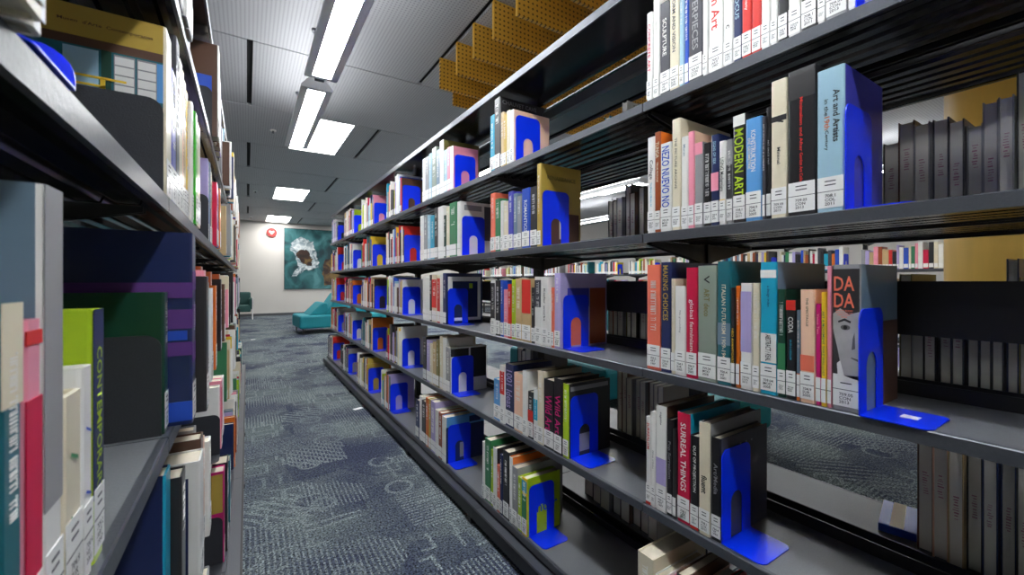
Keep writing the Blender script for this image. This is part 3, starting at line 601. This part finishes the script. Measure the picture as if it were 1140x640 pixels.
# details of the DADA spine
def dada():
    root = [o for o in C.objects if 'DADA' in str(o.get('label', ''))][0]
    t = Ypx(925.3)-Ypx(957.5)-.0008; H = .285
    def shape(name, pts, c, d=.0012):
        m = MB(); m.prism([(p[0]*t, p[1]*H) for p in pts], 'x', -d, -d+.0003, ink(c)); m.build(name, root)
    # y+ is left in the photo
    shape('portrait_photo', [(-.47, .2), (.47, .2), (.47, .97), (-.47, .97)], 'charcoal', .0006)
    MATS['ink_face'] = mat('ink_face', rgb(176, 174, 172), rough=.5, noise=.35, nscale=24)
    PAL['face'] = (176, 174, 172); PAL['facedark'] = (98, 96, 96)
    shape('portrait_face', [(-.46, .2), (.02, .2), (.18, .3), (.3, .42), (.4, .5), (.47, .56), (.47, .8), (-.46, .84)][::-1], 'face', .0009)
    shape('portrait_hair', [(-.46, .68), (-.1, .66), (.2, .7), (.47, .66), (.47, .97), (-.46, .97)][::-1], 'charcoal', .001)
    e = [(.02+.17*math.cos(a), .57+.018*math.sin(a)) for a in [i*PI/8 for i in range(16)]]
    shape('portrait_eye', e, 'facedark', .0012); shape('portrait_iris', [(.02+.07*math.cos(a), .57+.015*math.sin(a)) for a in [i*PI/6 for i in range(12)]], 'black', .0016)
    shape('portrait_brow', [(-.16, .6), (.05, .615), (.26, .6), (.28, .612), (.05, .632), (-.18, .614)], 'charcoal', .0013)
    shape('portrait_nose', [(-.32, .43), (-.2, .42), (-.24, .5), (-.3, .54)], 'facedark', .0012)
    shape('portrait_mouth', [(-.42, .36), (-.2, .37), (-.16, .365), (-.42, .345)], 'facedark', .0012)
    shape('portrait_collar', [(-.46, .2), (.28, .2), (.32, .32), (.2, .34), (.06, .24), (-.46, .22)], 'white', .0014)
    for s, zc in (('DA', .87), ('DA', .755)): put_text(s, 'title_lettering', root, (-.0018, .06*t, H*zc), (0, -1, 0), (0, 0, 1), t*.72, H*.1, ink('salmon'))
    for i, zc in enumerate((.685, .67, .655, .64)): put_text(['ZURICH BERLIN', 'HANNOVER COLOGNE', 'NEW YORK', 'PARIS'][i], 'subtitle_lettering', root, (-.0018, .06*t, H*zc), (0, -1, 0), (0, 0, 1), t*.6, H*.01, ink('salmon'), False)
dada()

# ---- books of the far side seen by their page edges
def back_row(row, bay, specs, X=1.57):
    z = SH[row]+.0005
    for i, (y0, y1, H, col) in enumerate(specs):
        t = abs(y1-y0)-.001
        D = .2+.03*((i*37) % 5)/5
        emit_book(-1, X-.004, (y0+y1)/2, t, z, H, D, col, 'page edges of %s book, %s from left, far side of %s, %s' % (col, ORD[i], ROWB[row], BAYW[bay]), 'books on the far side seen by page edges', back=True)
def Yp(px, X):
    u = (px-570)/FPX; return X*(CY-u*SY)/(SY+u*CY)
def fill_back(row, bay, px0, px1, tops, cols, Xe=1.36):
    n = len(tops); ys = [Yp(px0+(px1-px0)*i/n, Xe) for i in range(n+1)]
    back_row(row, bay, [(ys[i], ys[i+1], tops[i], cols[i % len(cols)]) for i in range(n)])
DK = ['charcoal', 'black', 'grey', 'dark grey', 'brown']
fill_back('C', 0, 982, 1150, [.21, .25, .235, .24, .225, .21, .25, .25, .30], ['black', 'brown', 'grey', 'dark grey', 'charcoal', 'grey', 'grey', 'grey', 'dark grey'])
fill_back('C', 1, 676, 716, [.22, .215, .22, .27, .23, .25], DK)
fill_back('D', 0, 1000, 1150, [.27, .25, .25, .22, .25, .24, .25, .22, .3, .26], ['olive', 'grey', 'black', 'black', 'dark grey', 'black', 'black', 'black', 'navy'])
fill_back('D', 1, 676, 718, [.24, .23, .25, .24, .25, .25], ['grey', 'rust', 'grey', 'olive', 'charcoal'])
fill_back('E', 0, 1020, 1150, [.29, .27, .28, .27, .28, .26, .27], ['brown', 'peach', 'tan', 'charcoal', 'navy', 'navy', 'black'])
fill_back('E', 1, 686, 742, [.3, .28, .24, .24, .24, .24, .24, .24], ['grey', 'brown', 'grey', 'grey'])
fill_back('F', 1, 650, 735, [.24, .26, .25, .24, .26, .25, .24, .25], DK)
fill_back('B', 1, 672, 712, [.22, .16, .15, .17, .24, .18, .21], ['cyan', 'crimson', 'grey', 'charcoal', 'white', 'grey', 'grey'])
fill_back('E', 2, 575, 600, [.25, .24, .26, .25], DK)
fill_back('D', 2, 560, 585, [.25, .24, .26, .25], DK)

# blue book lying on the far side lower shelf
t = empty('book', (1.47, .385, SH['E']+.0006), math.radians(12)); tag(t, 'small blue and white paperback lying flat on lower far shelf', 'book')
m = MB(); m.box(-.08, .08, -.036, .036, 0, .003, colm('blue')); m.box(-.08, .08, -.036, .036, .017, .02, colm('blue')); m.box(-.083, -.08, -.036, .036, 0, .02, colm('blue')); m.build('cover', t, .001)
m = MB(); m.box(-.079, .078, -.034, .034, .003, .017, PAGES); m.build('page_block', t)
m = MB(); m.box(-.08, .08, -.012, .014, .0201, .0205, ink('cream')); m.build('colour_band', t)

t = empty('book', (1.42, 1.6, SH['B']+.0006), math.radians(4)); tag(t, 'grey book lying flat on the top shelf behind the second bay bookend', 'book')
m = MB(); m.box(-.1, .1, -.12, .12, 0, .004, colm('grey')); m.box(-.1, .1, -.12, .12, .036, .04, colm('grey')); m.box(-.104, -.1, -.12, .12, 0, .04, colm('tan')); m.build('cover', t, .001)
m = MB(); m.box(-.1, .096, -.117, .117, .004, .036, PAGES); m.build('page_block', t)
b_ = [o for o in C.objects if o.get('label') == 'blue metal bookend with arch cut-out, third shelf down, nearest bay right of the aisle'][0]
m = MB(); m.box(.05, .075, -.07, -.045, .0022, .0026, LABEL); m.build('sticker', b_)
# extra marks: black bookend standing at left end of the third shelf
bookend(.985, .822, SH['D']+.0005, 'thin black metal bookend left of the salmon book, nearest bay', None, mt=POST, w=.16, h=.23, arch=False, base=0)
for row, px, lab in (('E', 655, 'black metal bookend foot plate behind the blue one, second bay'),):
    pass

# ------------------------------------------------------------------ left unit books
LW = 'left of the aisle'
def left_row(row, bayw, specs):
    z = SH[row]+.0005
    for i, s in enumerate(specs):
        y0, y1, H, col = s[:4]; o = dict(s[4]) if len(s) > 4 else {}
        xp = o.pop('xp', .115); t = y1-y0-.001; D = o.pop('D', .2); feat = o.pop('feat', '')
        emit_book(-1, -xp, (y0+y1)/2, t, z, H, D, col, describe(col, t, '%s in row, %s, %s left' % (ORD[i], ROWB[row], bayw), feat), 'books on the left hand shelving', **o)
left_row('C', 'blurred nearest bay', [(.20, .262, .25, 'white', dict(xp=.094)), (.264, .325, .25, 'cream', dict(xp=.092)), (.327, .345, .24, 'white', dict(xp=.098))])
bookend(-.106, .43, SH['C']+.0015, 'blurred blue bookend at the upper left corner of the photo', None, side=-1, w=.13, h=.03, base=.085, arch=False, inset=.0)
left_row('D', 'blurred nearest bay', [(.22, .31, .25, 'cream'), (.312, .345, .235, 'white'), (.346, .374, .24, 'teal', dict(bands=[(.75, 1, 'cream')])), (.376, .402, .228, 'pink', dict(bands=[(.0, .78, 'crimson'), (.93, .97, 'red')], title=[])), (.404, .4385, .318, 'white', dict(front='grey blue', D=.2, bands=[(.3, 1, 'grey')], art=[(.1, .4, .0, 1, 'cyan')], title=[])),
 (.441, .481, .165, 'cream', dict(title=[T('/', .7, .08, .4, 'green'), T('/', .4, .08, .4, 'green')])), (.482, .509, .18, 'white', dict(title=[T('/', .7, .08, .5, 'blue'), T('/', .4, .08, .5, 'blue')])), (.5105, .542, .227, 'lime', dict(front='lime', bands=[(.25, 1, 'navy')], title=[T('CONTEMPORARY', .55, .6, .5, 'lime')], feat=' lettered CONTEMPORARY',
      ))])
left_row('C', 'second bay', [(.906, .966, .29, 'cream', dict(front='gold', D=.25, feat=' with interior photograph cover', title=[])),
 (.968, 1.022, .25, 'violet blue'), (1.024, 1.072, .335, 'dark grey'), (1.074, 1.118, .315, 'cream'), (1.12, 1.144, .31, 'peach', dict(title=[T('NOTRE MONDE A NOUS', .6, .6, .5, 'black')])), (1.146, 1.178, .3, 'tan'), (1.18, 1.215, .29, 'yellow'), (1.217, 1.25, .28, 'white', dict(xp=.108)), (1.252, 1.3, .27, 'bright green', dict(xp=.104)), (1.302, 1.37, .26, 'cream', dict(xp=.104)), (1.372, 1.42, .24, 'grey')])
# cover art of the big museum book (seen over the black bookend)
rt = [o for o in C.objects if 'interior photograph' in str(o.get('label', ''))][0]
def art(x0, x1, z0, z1, c, k, name='cover_picture'):
    m = MB(); y = -.0295; m.box(x0, x1, y+.0-.0008*k/4-.0003, y, z0, z1, ink(c)); o = m.build(name, rt); return o
# the near side of a left hand book is local +y
def arty(x0, x1, z0, z1, c, k): 
    m = MB(); y = .0295; m.box(x0, x1, y, y+.0003+.0003*k, z0, z1, ink(c)); return m.build('cover_picture', rt)
arty(.004, .23, .03, .242, 'teal', 0); arty(.004, .23, .03, .152, 'olive', 1); arty(.004, .23, .228, .242, 'brown', 1); arty(.004, .02, .16, .225, 'sky blue', 1)
for a, b_ in ((.012, .037), (.0395, .065)):
    arty(a, b_, .13, .225, 'grey', 2)
    for q in range(6): arty(a+.0012, b_-.0012, .133+q*.0152, .146+q*.0152, 'white', 3)
arty(.083, .123, .14, .225, 'pale blue', 2); arty(.068, .08, .15, .228, 'dark green', 1)
for (a, b_, c_, d_) in ((.05, .124, .181, .1845), (.075, .124, .168, .1715), (.075, .124, .155, .1585), (.04, .1, .14, .144), (.075, .081, .14, .183)): arty(a, b_, c_, d_, 'yellow', 4)
put_text("Museo  d'Arte  Contemporanea", 'cover_lettering', rt, (.073, .0306, .264), (-1, 0, 0), (0, 0, 1), .112, .0068, ink('brown'))
# lime book cover text
rt2 = [o for o in C.objects if 'CONTEMPORARY' in str(o.get('label', ''))][0]
for zz in (.2, .192, .184, .13, .122, .114): put_text('contemporary art now', 'cover_lettering', rt2, (.035, .0166, zz), (-1, 0, 0), (0, 0, 1), .03, .004, ink('dark green'))
bookend(-.118, .902, SH['C']+.0005, 'charcoal metal bookend against the interior photograph book', 'charcoal bookends', side=-1, w=.16, h=.165, mt=BLACKEND, arch=False, base=0, inset=0)
left_row('D', 'second bay', [(.888, .925, .234, 'dark green', dict(D=.24)), (.93, .985, .338, 'navy', dict(xp=.082, D=.24, bands=[(.5, .62, 'purple'), (.32, .42, 'purple'), (.7, .8, 'purple')], title=[T('UNKNOWN', .56, .15, .3, 'white')], art=[(.0, 1, .5, .6, 'purple'), (0, 1, .36, .43, 'purple'), (0, 1, .66, .74, 'purple'), (.03, .3, .44, .49, 'blue'), (0, 1, .02, .12, 'blue')])), (1.0, 1.05, .262, 'charcoal', dict(xp=.066, D=.2, title=[])), (1.052, 1.10, .275, 'pink', dict(xp=.074)),
 (1.102, 1.135, .26, 'grey'), (1.137, 1.18, .285, 'rust', dict(xp=.085)), (1.182, 1.22, .265, 'cream', dict(xp=.08)), (1.222, 1.28, .25, 'pale blue', dict(xp=.08)), (1.282, 1.34, .235, 'white', dict(xp=.075)), (1.342, 1.38, .25, 'grey'), (1.382, 1.45, .25, 'black', dict(xp=.09)), (1.452, 1.5, .24, 'orange', dict(xp=.075)), (1.502, 1.56, .28, 'rust', dict(xp=.09))])
bookend(-.118, .884, SH['D']+.0005, 'charcoal metal bookend in front of the dark green book', 'charcoal bookends', side=-1, w=.16, h=.165, mt=BLACKEND, arch=False, base=0, inset=0)
left_row('E', 'second bay', [(.90, .955, .32, 'cyan', dict(front='navy', D=.24, title=[])), (.96, 1.02, .29, 'charcoal', dict(xp=.1)), (1.08, 1.16, .272, 'white', dict(xp=.082, front='white', D=.25, art=[(.08, .93, .03, .88, 'navy')], title=[], feat=' with dark framed cover')), (1.162, 1.2, .24, 'cream', dict(xp=.09)), (1.202, 1.26, .28, 'brown', dict(xp=.09)), (1.262, 1.3, .26, 'peach', dict(xp=.09)), (1.302, 1.35, .24, 'white', dict(xp=.08)), (1.352, 1.4, .26, 'grey')])
left_row('E', 'third bay', [(1.9, 1.95, .25, 'white', dict(xp=.088)), (1.955, 2.02, .262, 'pink', dict(xp=.083, D=.2, bands=[(.1, .9, 'crimson')], title=[], feat=' with a red stripe')), (2.022, 2.07, .24, 'cream'), (2.072, 2.12, .22, 'red', dict(xp=.09)), (2.122, 2.2, .24, 'white', dict(xp=.085))])
bookend(-.085, 1.895, SH['E']+.0005, 'charcoal bookend in front of the pink striped book', 'charcoal bookends', side=-1, w=.15, h=.15, mt=BLACKEND, arch=False, base=.08, inset=0)
left_row('F', 'second bay', [(1.1, 1.16, .3, 'charcoal', dict(xp=.078)), (1.162, 1.22, .28, 'navy', dict(xp=.075)), (1.222, 1.3, .3, 'grey', dict(xp=.08))])
left_row('F', 'third bay', [(1.835, 1.9, .33, 'magenta', dict(xp=.07, D=.22, bands=[], art=[(.02, .98, .55, .97, 'gold')], title=[], feat=' with gold upper cover')), (1.902, 1.99, .335, 'black', dict(xp=.062, D=.24)), (1.992, 2.05, .3, 'white', dict(xp=.07)), (2.052, 2.12, .25, 'cream', dict(xp=.07)), (2.122, 2.2, .26, 'teal', dict(xp=.06))])
bookend(-.074, 1.832, SH['F']+.0005, 'charcoal bookend in front of the magenta book on the bottom shelf', 'charcoal bookends', side=-1, w=.15, h=.17, mt=BLACKEND, arch=False, base=.08, inset=0)
left_row('B', 'second bay', [(.98, 1.03, .3, 'black', dict(xp=.105)), (1.032, 1.08, .29, 'white', dict(xp=.1, bands=[(.5, .8, 'charcoal')])), (1.082, 1.14, .31, 'white', dict(xp=.1)), (1.142, 1.19, .26, 'white', dict(xp=.11))])
left_row('B', 'third bay', [(1.83, 1.91, .328, 'white', dict(xp=.086, D=.2, front='brown', art=[(.1, .7, .35, .65, 'blue')], title=[], feat=' with brown and blue cover')), (1.912, 1.97, .25, 'cream', dict(xp=.1)), (1.972, 2.04, .28, 'brown', dict(xp=.09)), (2.042, 2.14, .3, 'lavender', dict(xp=.092)), (2.142, 2.2, .27, 'dark grey', dict(xp=.1))])
bookend(-.105, 1.826, SH['B']+.0005, 'charcoal bookend on the top left shelf before brown and blue cover', 'charcoal bookends', side=-1, w=.15, h=.17, mt=BLACKEND, arch=False, base=0, inset=0)
left_row('C', 'third bay', [(1.84, 1.89, .3, 'lavender', dict(xp=.118, D=.22)), (1.892, 1.92, .3, 'grey blue'), (1.922, 1.96, .29, 'charcoal'), (1.962, 2.0, .28, 'cream'), (2.002, 2.06, .25, 'crimson', dict(xp=.1)), (2.062, 2.12, .24, 'violet blue', dict(xp=.1)), (2.122, 2.18, .25, 'orange', dict(xp=.095)), (2.182, 2.25, .26, 'white', dict(xp=.1))])
bookend(-.116, 1.834, SH['C']+.0005, 'charcoal bookend in front of the lavender book', 'charcoal bookends', side=-1, w=.15, h=.17, mt=BLACKEND, arch=False, base=0, inset=0)
left_row('D', 'third bay', [(1.84, 1.9, .26, 'black', dict(xp=.08)), (1.902, 1.96, .26, 'orange', dict(xp=.085)), (1.962, 2.02, .28, 'rust', dict(xp=.09)), (2.022, 2.06, .24, 'white', dict(xp=.09)), (2.062, 2.12, .25, 'grey', dict(xp=.09)), (2.122, 2.2, .24, 'brown', dict(xp=.08)), (2.202, 2.3, .24, 'cream', dict(xp=.085))])
for bay in range(4, 8):                              # far left bays: part of the mass
    for row in 'BCDEF':
        ya = LB0+BW*bay-BW*.0+.02-.03+.05; y = ya
        n = 0
        L = rr.uniform(.5, .75)
        while y < ya+L:
            t = rr.uniform(.015, .04); xp = rr.uniform(.07, .115) if row != 'F' else rr.uniform(.05, .07)
            emit_book(-1, -xp, y+t/2, t-.001, SH[row]+.0005, rr.uniform(.2, .32), rr.uniform(.16, .22), rr.choice(RC), bulk=True); y += t
# ---- books across the room
for bay in range(13):
    y0 = .2+BW*bay
    for row in 'BCDEF':
        y = y0+BW-.03; L = rr.uniform(.45, .8) 
        if row in 'BF' and bay > 6: continue
        yy = y
        while yy > y-L:
            t = rr.uniform(.018, .045)
            emit_book(1, 6.205 if row != 'F' else 6.165, yy-t/2, t-.001, SH[row]+.0005, rr.uniform(.2, .29), .18, rr.choice(RC), bulk=True); yy -= t
        if row in 'CD' and bay in (1, 2, 3, 5, 6):
            bookend(6.205, yy-.002, SH[row]+.0005, 'small blue bookend across the room, %s, %s bay' % (ROWW[row], ORD[bay]), 'blue bookends', w=.14, h=.2, base=.08)
bk = BULK.build('books_beyond'); tag(bk, 'rows of small distant library books on far bays and across the room', 'books', kind='stuff')

# ------------------------------------------------------------------ furniture and wall things
TEAL = mat('teal_upholstery', rgb(12, 138, 150), rough=.6, noise=.12, nscale=20, bump=.3)
def wedge(m, x0, x1, y0, y1, z0, z1, top=.35, mt=TEAL):
    w_ = x1-x0
    m.prism([(x0, z0), (x1, z0), (x1-w_*.12, z1), (x1-w_*.12-w_*top, z1), ], 'y', y0, y1, mt)
def sofa(loc, rz, W, D, label, backs):
    t = empty('sofa', loc, rz); tag(t, label, 'sofa', 'teal lounge seats')
    m = MB(); m.box(0, W, 0, D, .12, .40, TEAL); m.build('seat', t, .045)
    for (x0, x1, y0, y1, z1, tp) in backs:
        m = MB(); wedge(m, x0, x1, y0, y1, .395, z1, tp); m.build('back_cushion', t, .035)
    for (x, y) in ((.08, .08), (W-.08, .08), (.08, D-.08), (W-.08, D-.08)):
        m = MB(); m.tube((x, y, 0), (x, y, .13), .013, POST, 10, .018); m.build('leg', t)
sofa((.93, 9.75, 0), math.radians(4), 1.9, .95, 'teal upholstered sofa with wedge cushions at end of the aisle', [(.2, .62, .1, .85, .66, .25), (.5, 1.02, .05, .9, .86, .3), (1.1, 1.75, .3, .95, .8, .4)])
sofa((2.3, 1.45, 0), 0, .75, .75, 'teal upholstered ottoman seen through the right shelving near the carpet', [])
sofa((2.5, 2.5, 0), 0, .8, 1.5, 'teal sofa seen through the second bay of the right shelving', [(.45, .8, .0, 1.5, .86, .4)])
# armchair by far wall
t = empty('armchair', (-.3, 14.9, 0)); tag(t, 'dark green armchair with pale metal frame by the far wall', 'armchair')
DG = mat('dark_green_upholstery', rgb(40, 84, 80), rough=.5, noise=.1)
m = MB(); m.box(-.4, .4, -.3, .35, .22, .42, DG); m.build('seat', t, .03)
m = MB(); m.box(-.4, .4, .25, .45, .4, .8, DG); m.build('backrest', t, .05)
for s in (-1, 1):
    m = MB(); m.box(s*.4-.06, s*.4+.06, -.3, .4, .3, .62, DG); m.build('armrest', t, .04)
    m = MB(); m.tube((s*.44, -.34, 0), (s*.44, -.34, .62), .014, FRW); m.tube((s*.44, -.34, .62), (s*.44, .4, .62), .014, FRW); m.tube((s*.44, .4, 0), (s*.44, .4, .62), .014, FRW); m.tube((s*.44, -.34, .015), (s*.44, .4, .015), .014, FRW); m.build('side_frame', t)
# papers on the carpet
PAP = mat('loose_paper', rgb(245, 245, 245), rough=.7)
for (x, y, rz, lab) in ((.13, 9.5, .2, 'small white paper slip on the carpet near the teal sofa'), (.86, 3.85, .3, 'small white paper slip on the carpet beside the right shelving')):
    o = bx('paper_slip', -.04, .04, -.022, .022, 0, .0015, PAP); o.location = (x-.03, y, .0008); o.rotation_euler.z = rz; tag(o, lab, 'paper')
# fire alarm bell
t = empty('fire_alarm', (.68, YF-.001, 2.72)); tag(t, 'round red fire alarm on the far wall', 'alarm')
def disc(m, r, y0, y1, mt, n=28): m.tube((0, -y0, 0), (0, -y1, 0), r, mt, n)
m = MB(); disc(m, .15, 0, .04, mat('alarm_red', rgb(150, 40, 36), rough=.4)); m.build('housing', t)
m = MB(); m.prism([(0, -.07), (.075, .02), (.06, .06), (.02, .05), (0, .03), (-.02, .05), (-.06, .06), (-.075, .02)], 'y', -.046, -.04, PAP); m.build('white_emblem', t)
# mural
t = empty('wall_painting', (1.05, YF-.002, .87)); tag(t, 'large teal painting of white spray and dark figures on the far wall', 'painting')
def paint_mat(name, a, b_, c, sc, dist):
    m = mat(name, a, rough=.5); nt = m.node_tree; bs = nt.nodes['Principled BSDF']; tc = nt.nodes.new('ShaderNodeTexCoord'); n = nt.nodes.new('ShaderNodeTexNoise')
    n.inputs['Scale'].default_value = sc; n.inputs['Detail'].default_value = 6; n.inputs['Distortion'].default_value = dist; nt.links.new(tc.outputs['Object'], n.inputs['Vector'])
    r = nt.nodes.new('ShaderNodeValToRGB'); r.color_ramp.elements[0].color = (*a, 1); r.color_ramp.elements[0].position = .35; r.color_ramp.elements[1].color = (*c, 1); r.color_ramp.elements[1].position = .68
    e = r.color_ramp.elements.new(.5); e.color = (*b_, 1); nt.links.new(n.outputs['Fac'], r.inputs[0]); nt.links.new(r.outputs[0], bs.inputs['Base Color']); return m
CV = paint_mat('painting_teal', rgb(16, 50, 58), rgb(36, 96, 100), rgb(80, 138, 142), 1.6, 1.2)
WS = paint_mat('painting_white_spray', rgb(70, 96, 104), rgb(170, 184, 190), rgb(236, 238, 236), 4, 2)
BR = paint_mat('painting_dark_figures', rgb(22, 18, 18), rgb(58, 34, 26), rgb(120, 96, 50), 3, 1)
m = MB(); m.box(0, 2.7, -.03, 0, 0, 2.02, CV); m.build('canvas', t)
m = MB(); m.box(-.012, 0, -.034, 0, -.01, 2.03, POST); m.box(2.7, 2.712, -.034, 0, -.01, 2.03, POST); m.box(0, 2.7, -.034, 0, -.012, 0, POST); m.box(0, 2.7, -.034, 0, 2.02, 2.03, POST); m.build('frame', t)
def blob(pts, mt, name, y):
    out = []
    n = len(pts); r_ = random.Random(5)
    for i in range(n):
        a = Vector(pts[i]); b_ = Vector(pts[(i+1) % n])
        for k in range(5): p = a.lerp(b_, k/5); out.append((p.x+r_.uniform(-.035, .035), p.y+r_.uniform(-.035, .035)))
    m = MB(); m.prism(out, 'y', -y, -.03, mt); m.build(name, t)
blob([(.15, 1.35), (.25, 1.65), (.55, 1.75), (.85, 1.6), (.95, 1.2), (1.05, .95), (1.0, .7), (.6, .62), (.35, .4), (.2, .42), (.4, .75), (.35, 1.05)], WS, 'white_wave', .032)
blob([(.35, 1.2), (.5, 1.35), (.7, 1.3), (.85, 1.0), (.8, .8), (.55, .85), (.42, 1.0)], BR, 'figure_shape', .034)
blob([(1.2, .1), (1.15, .8), (1.3, 1.05), (1.6, 1.1), (1.7, .8), (2.3, .9), (2.4, .1)], BR, 'figure_shape', .033)
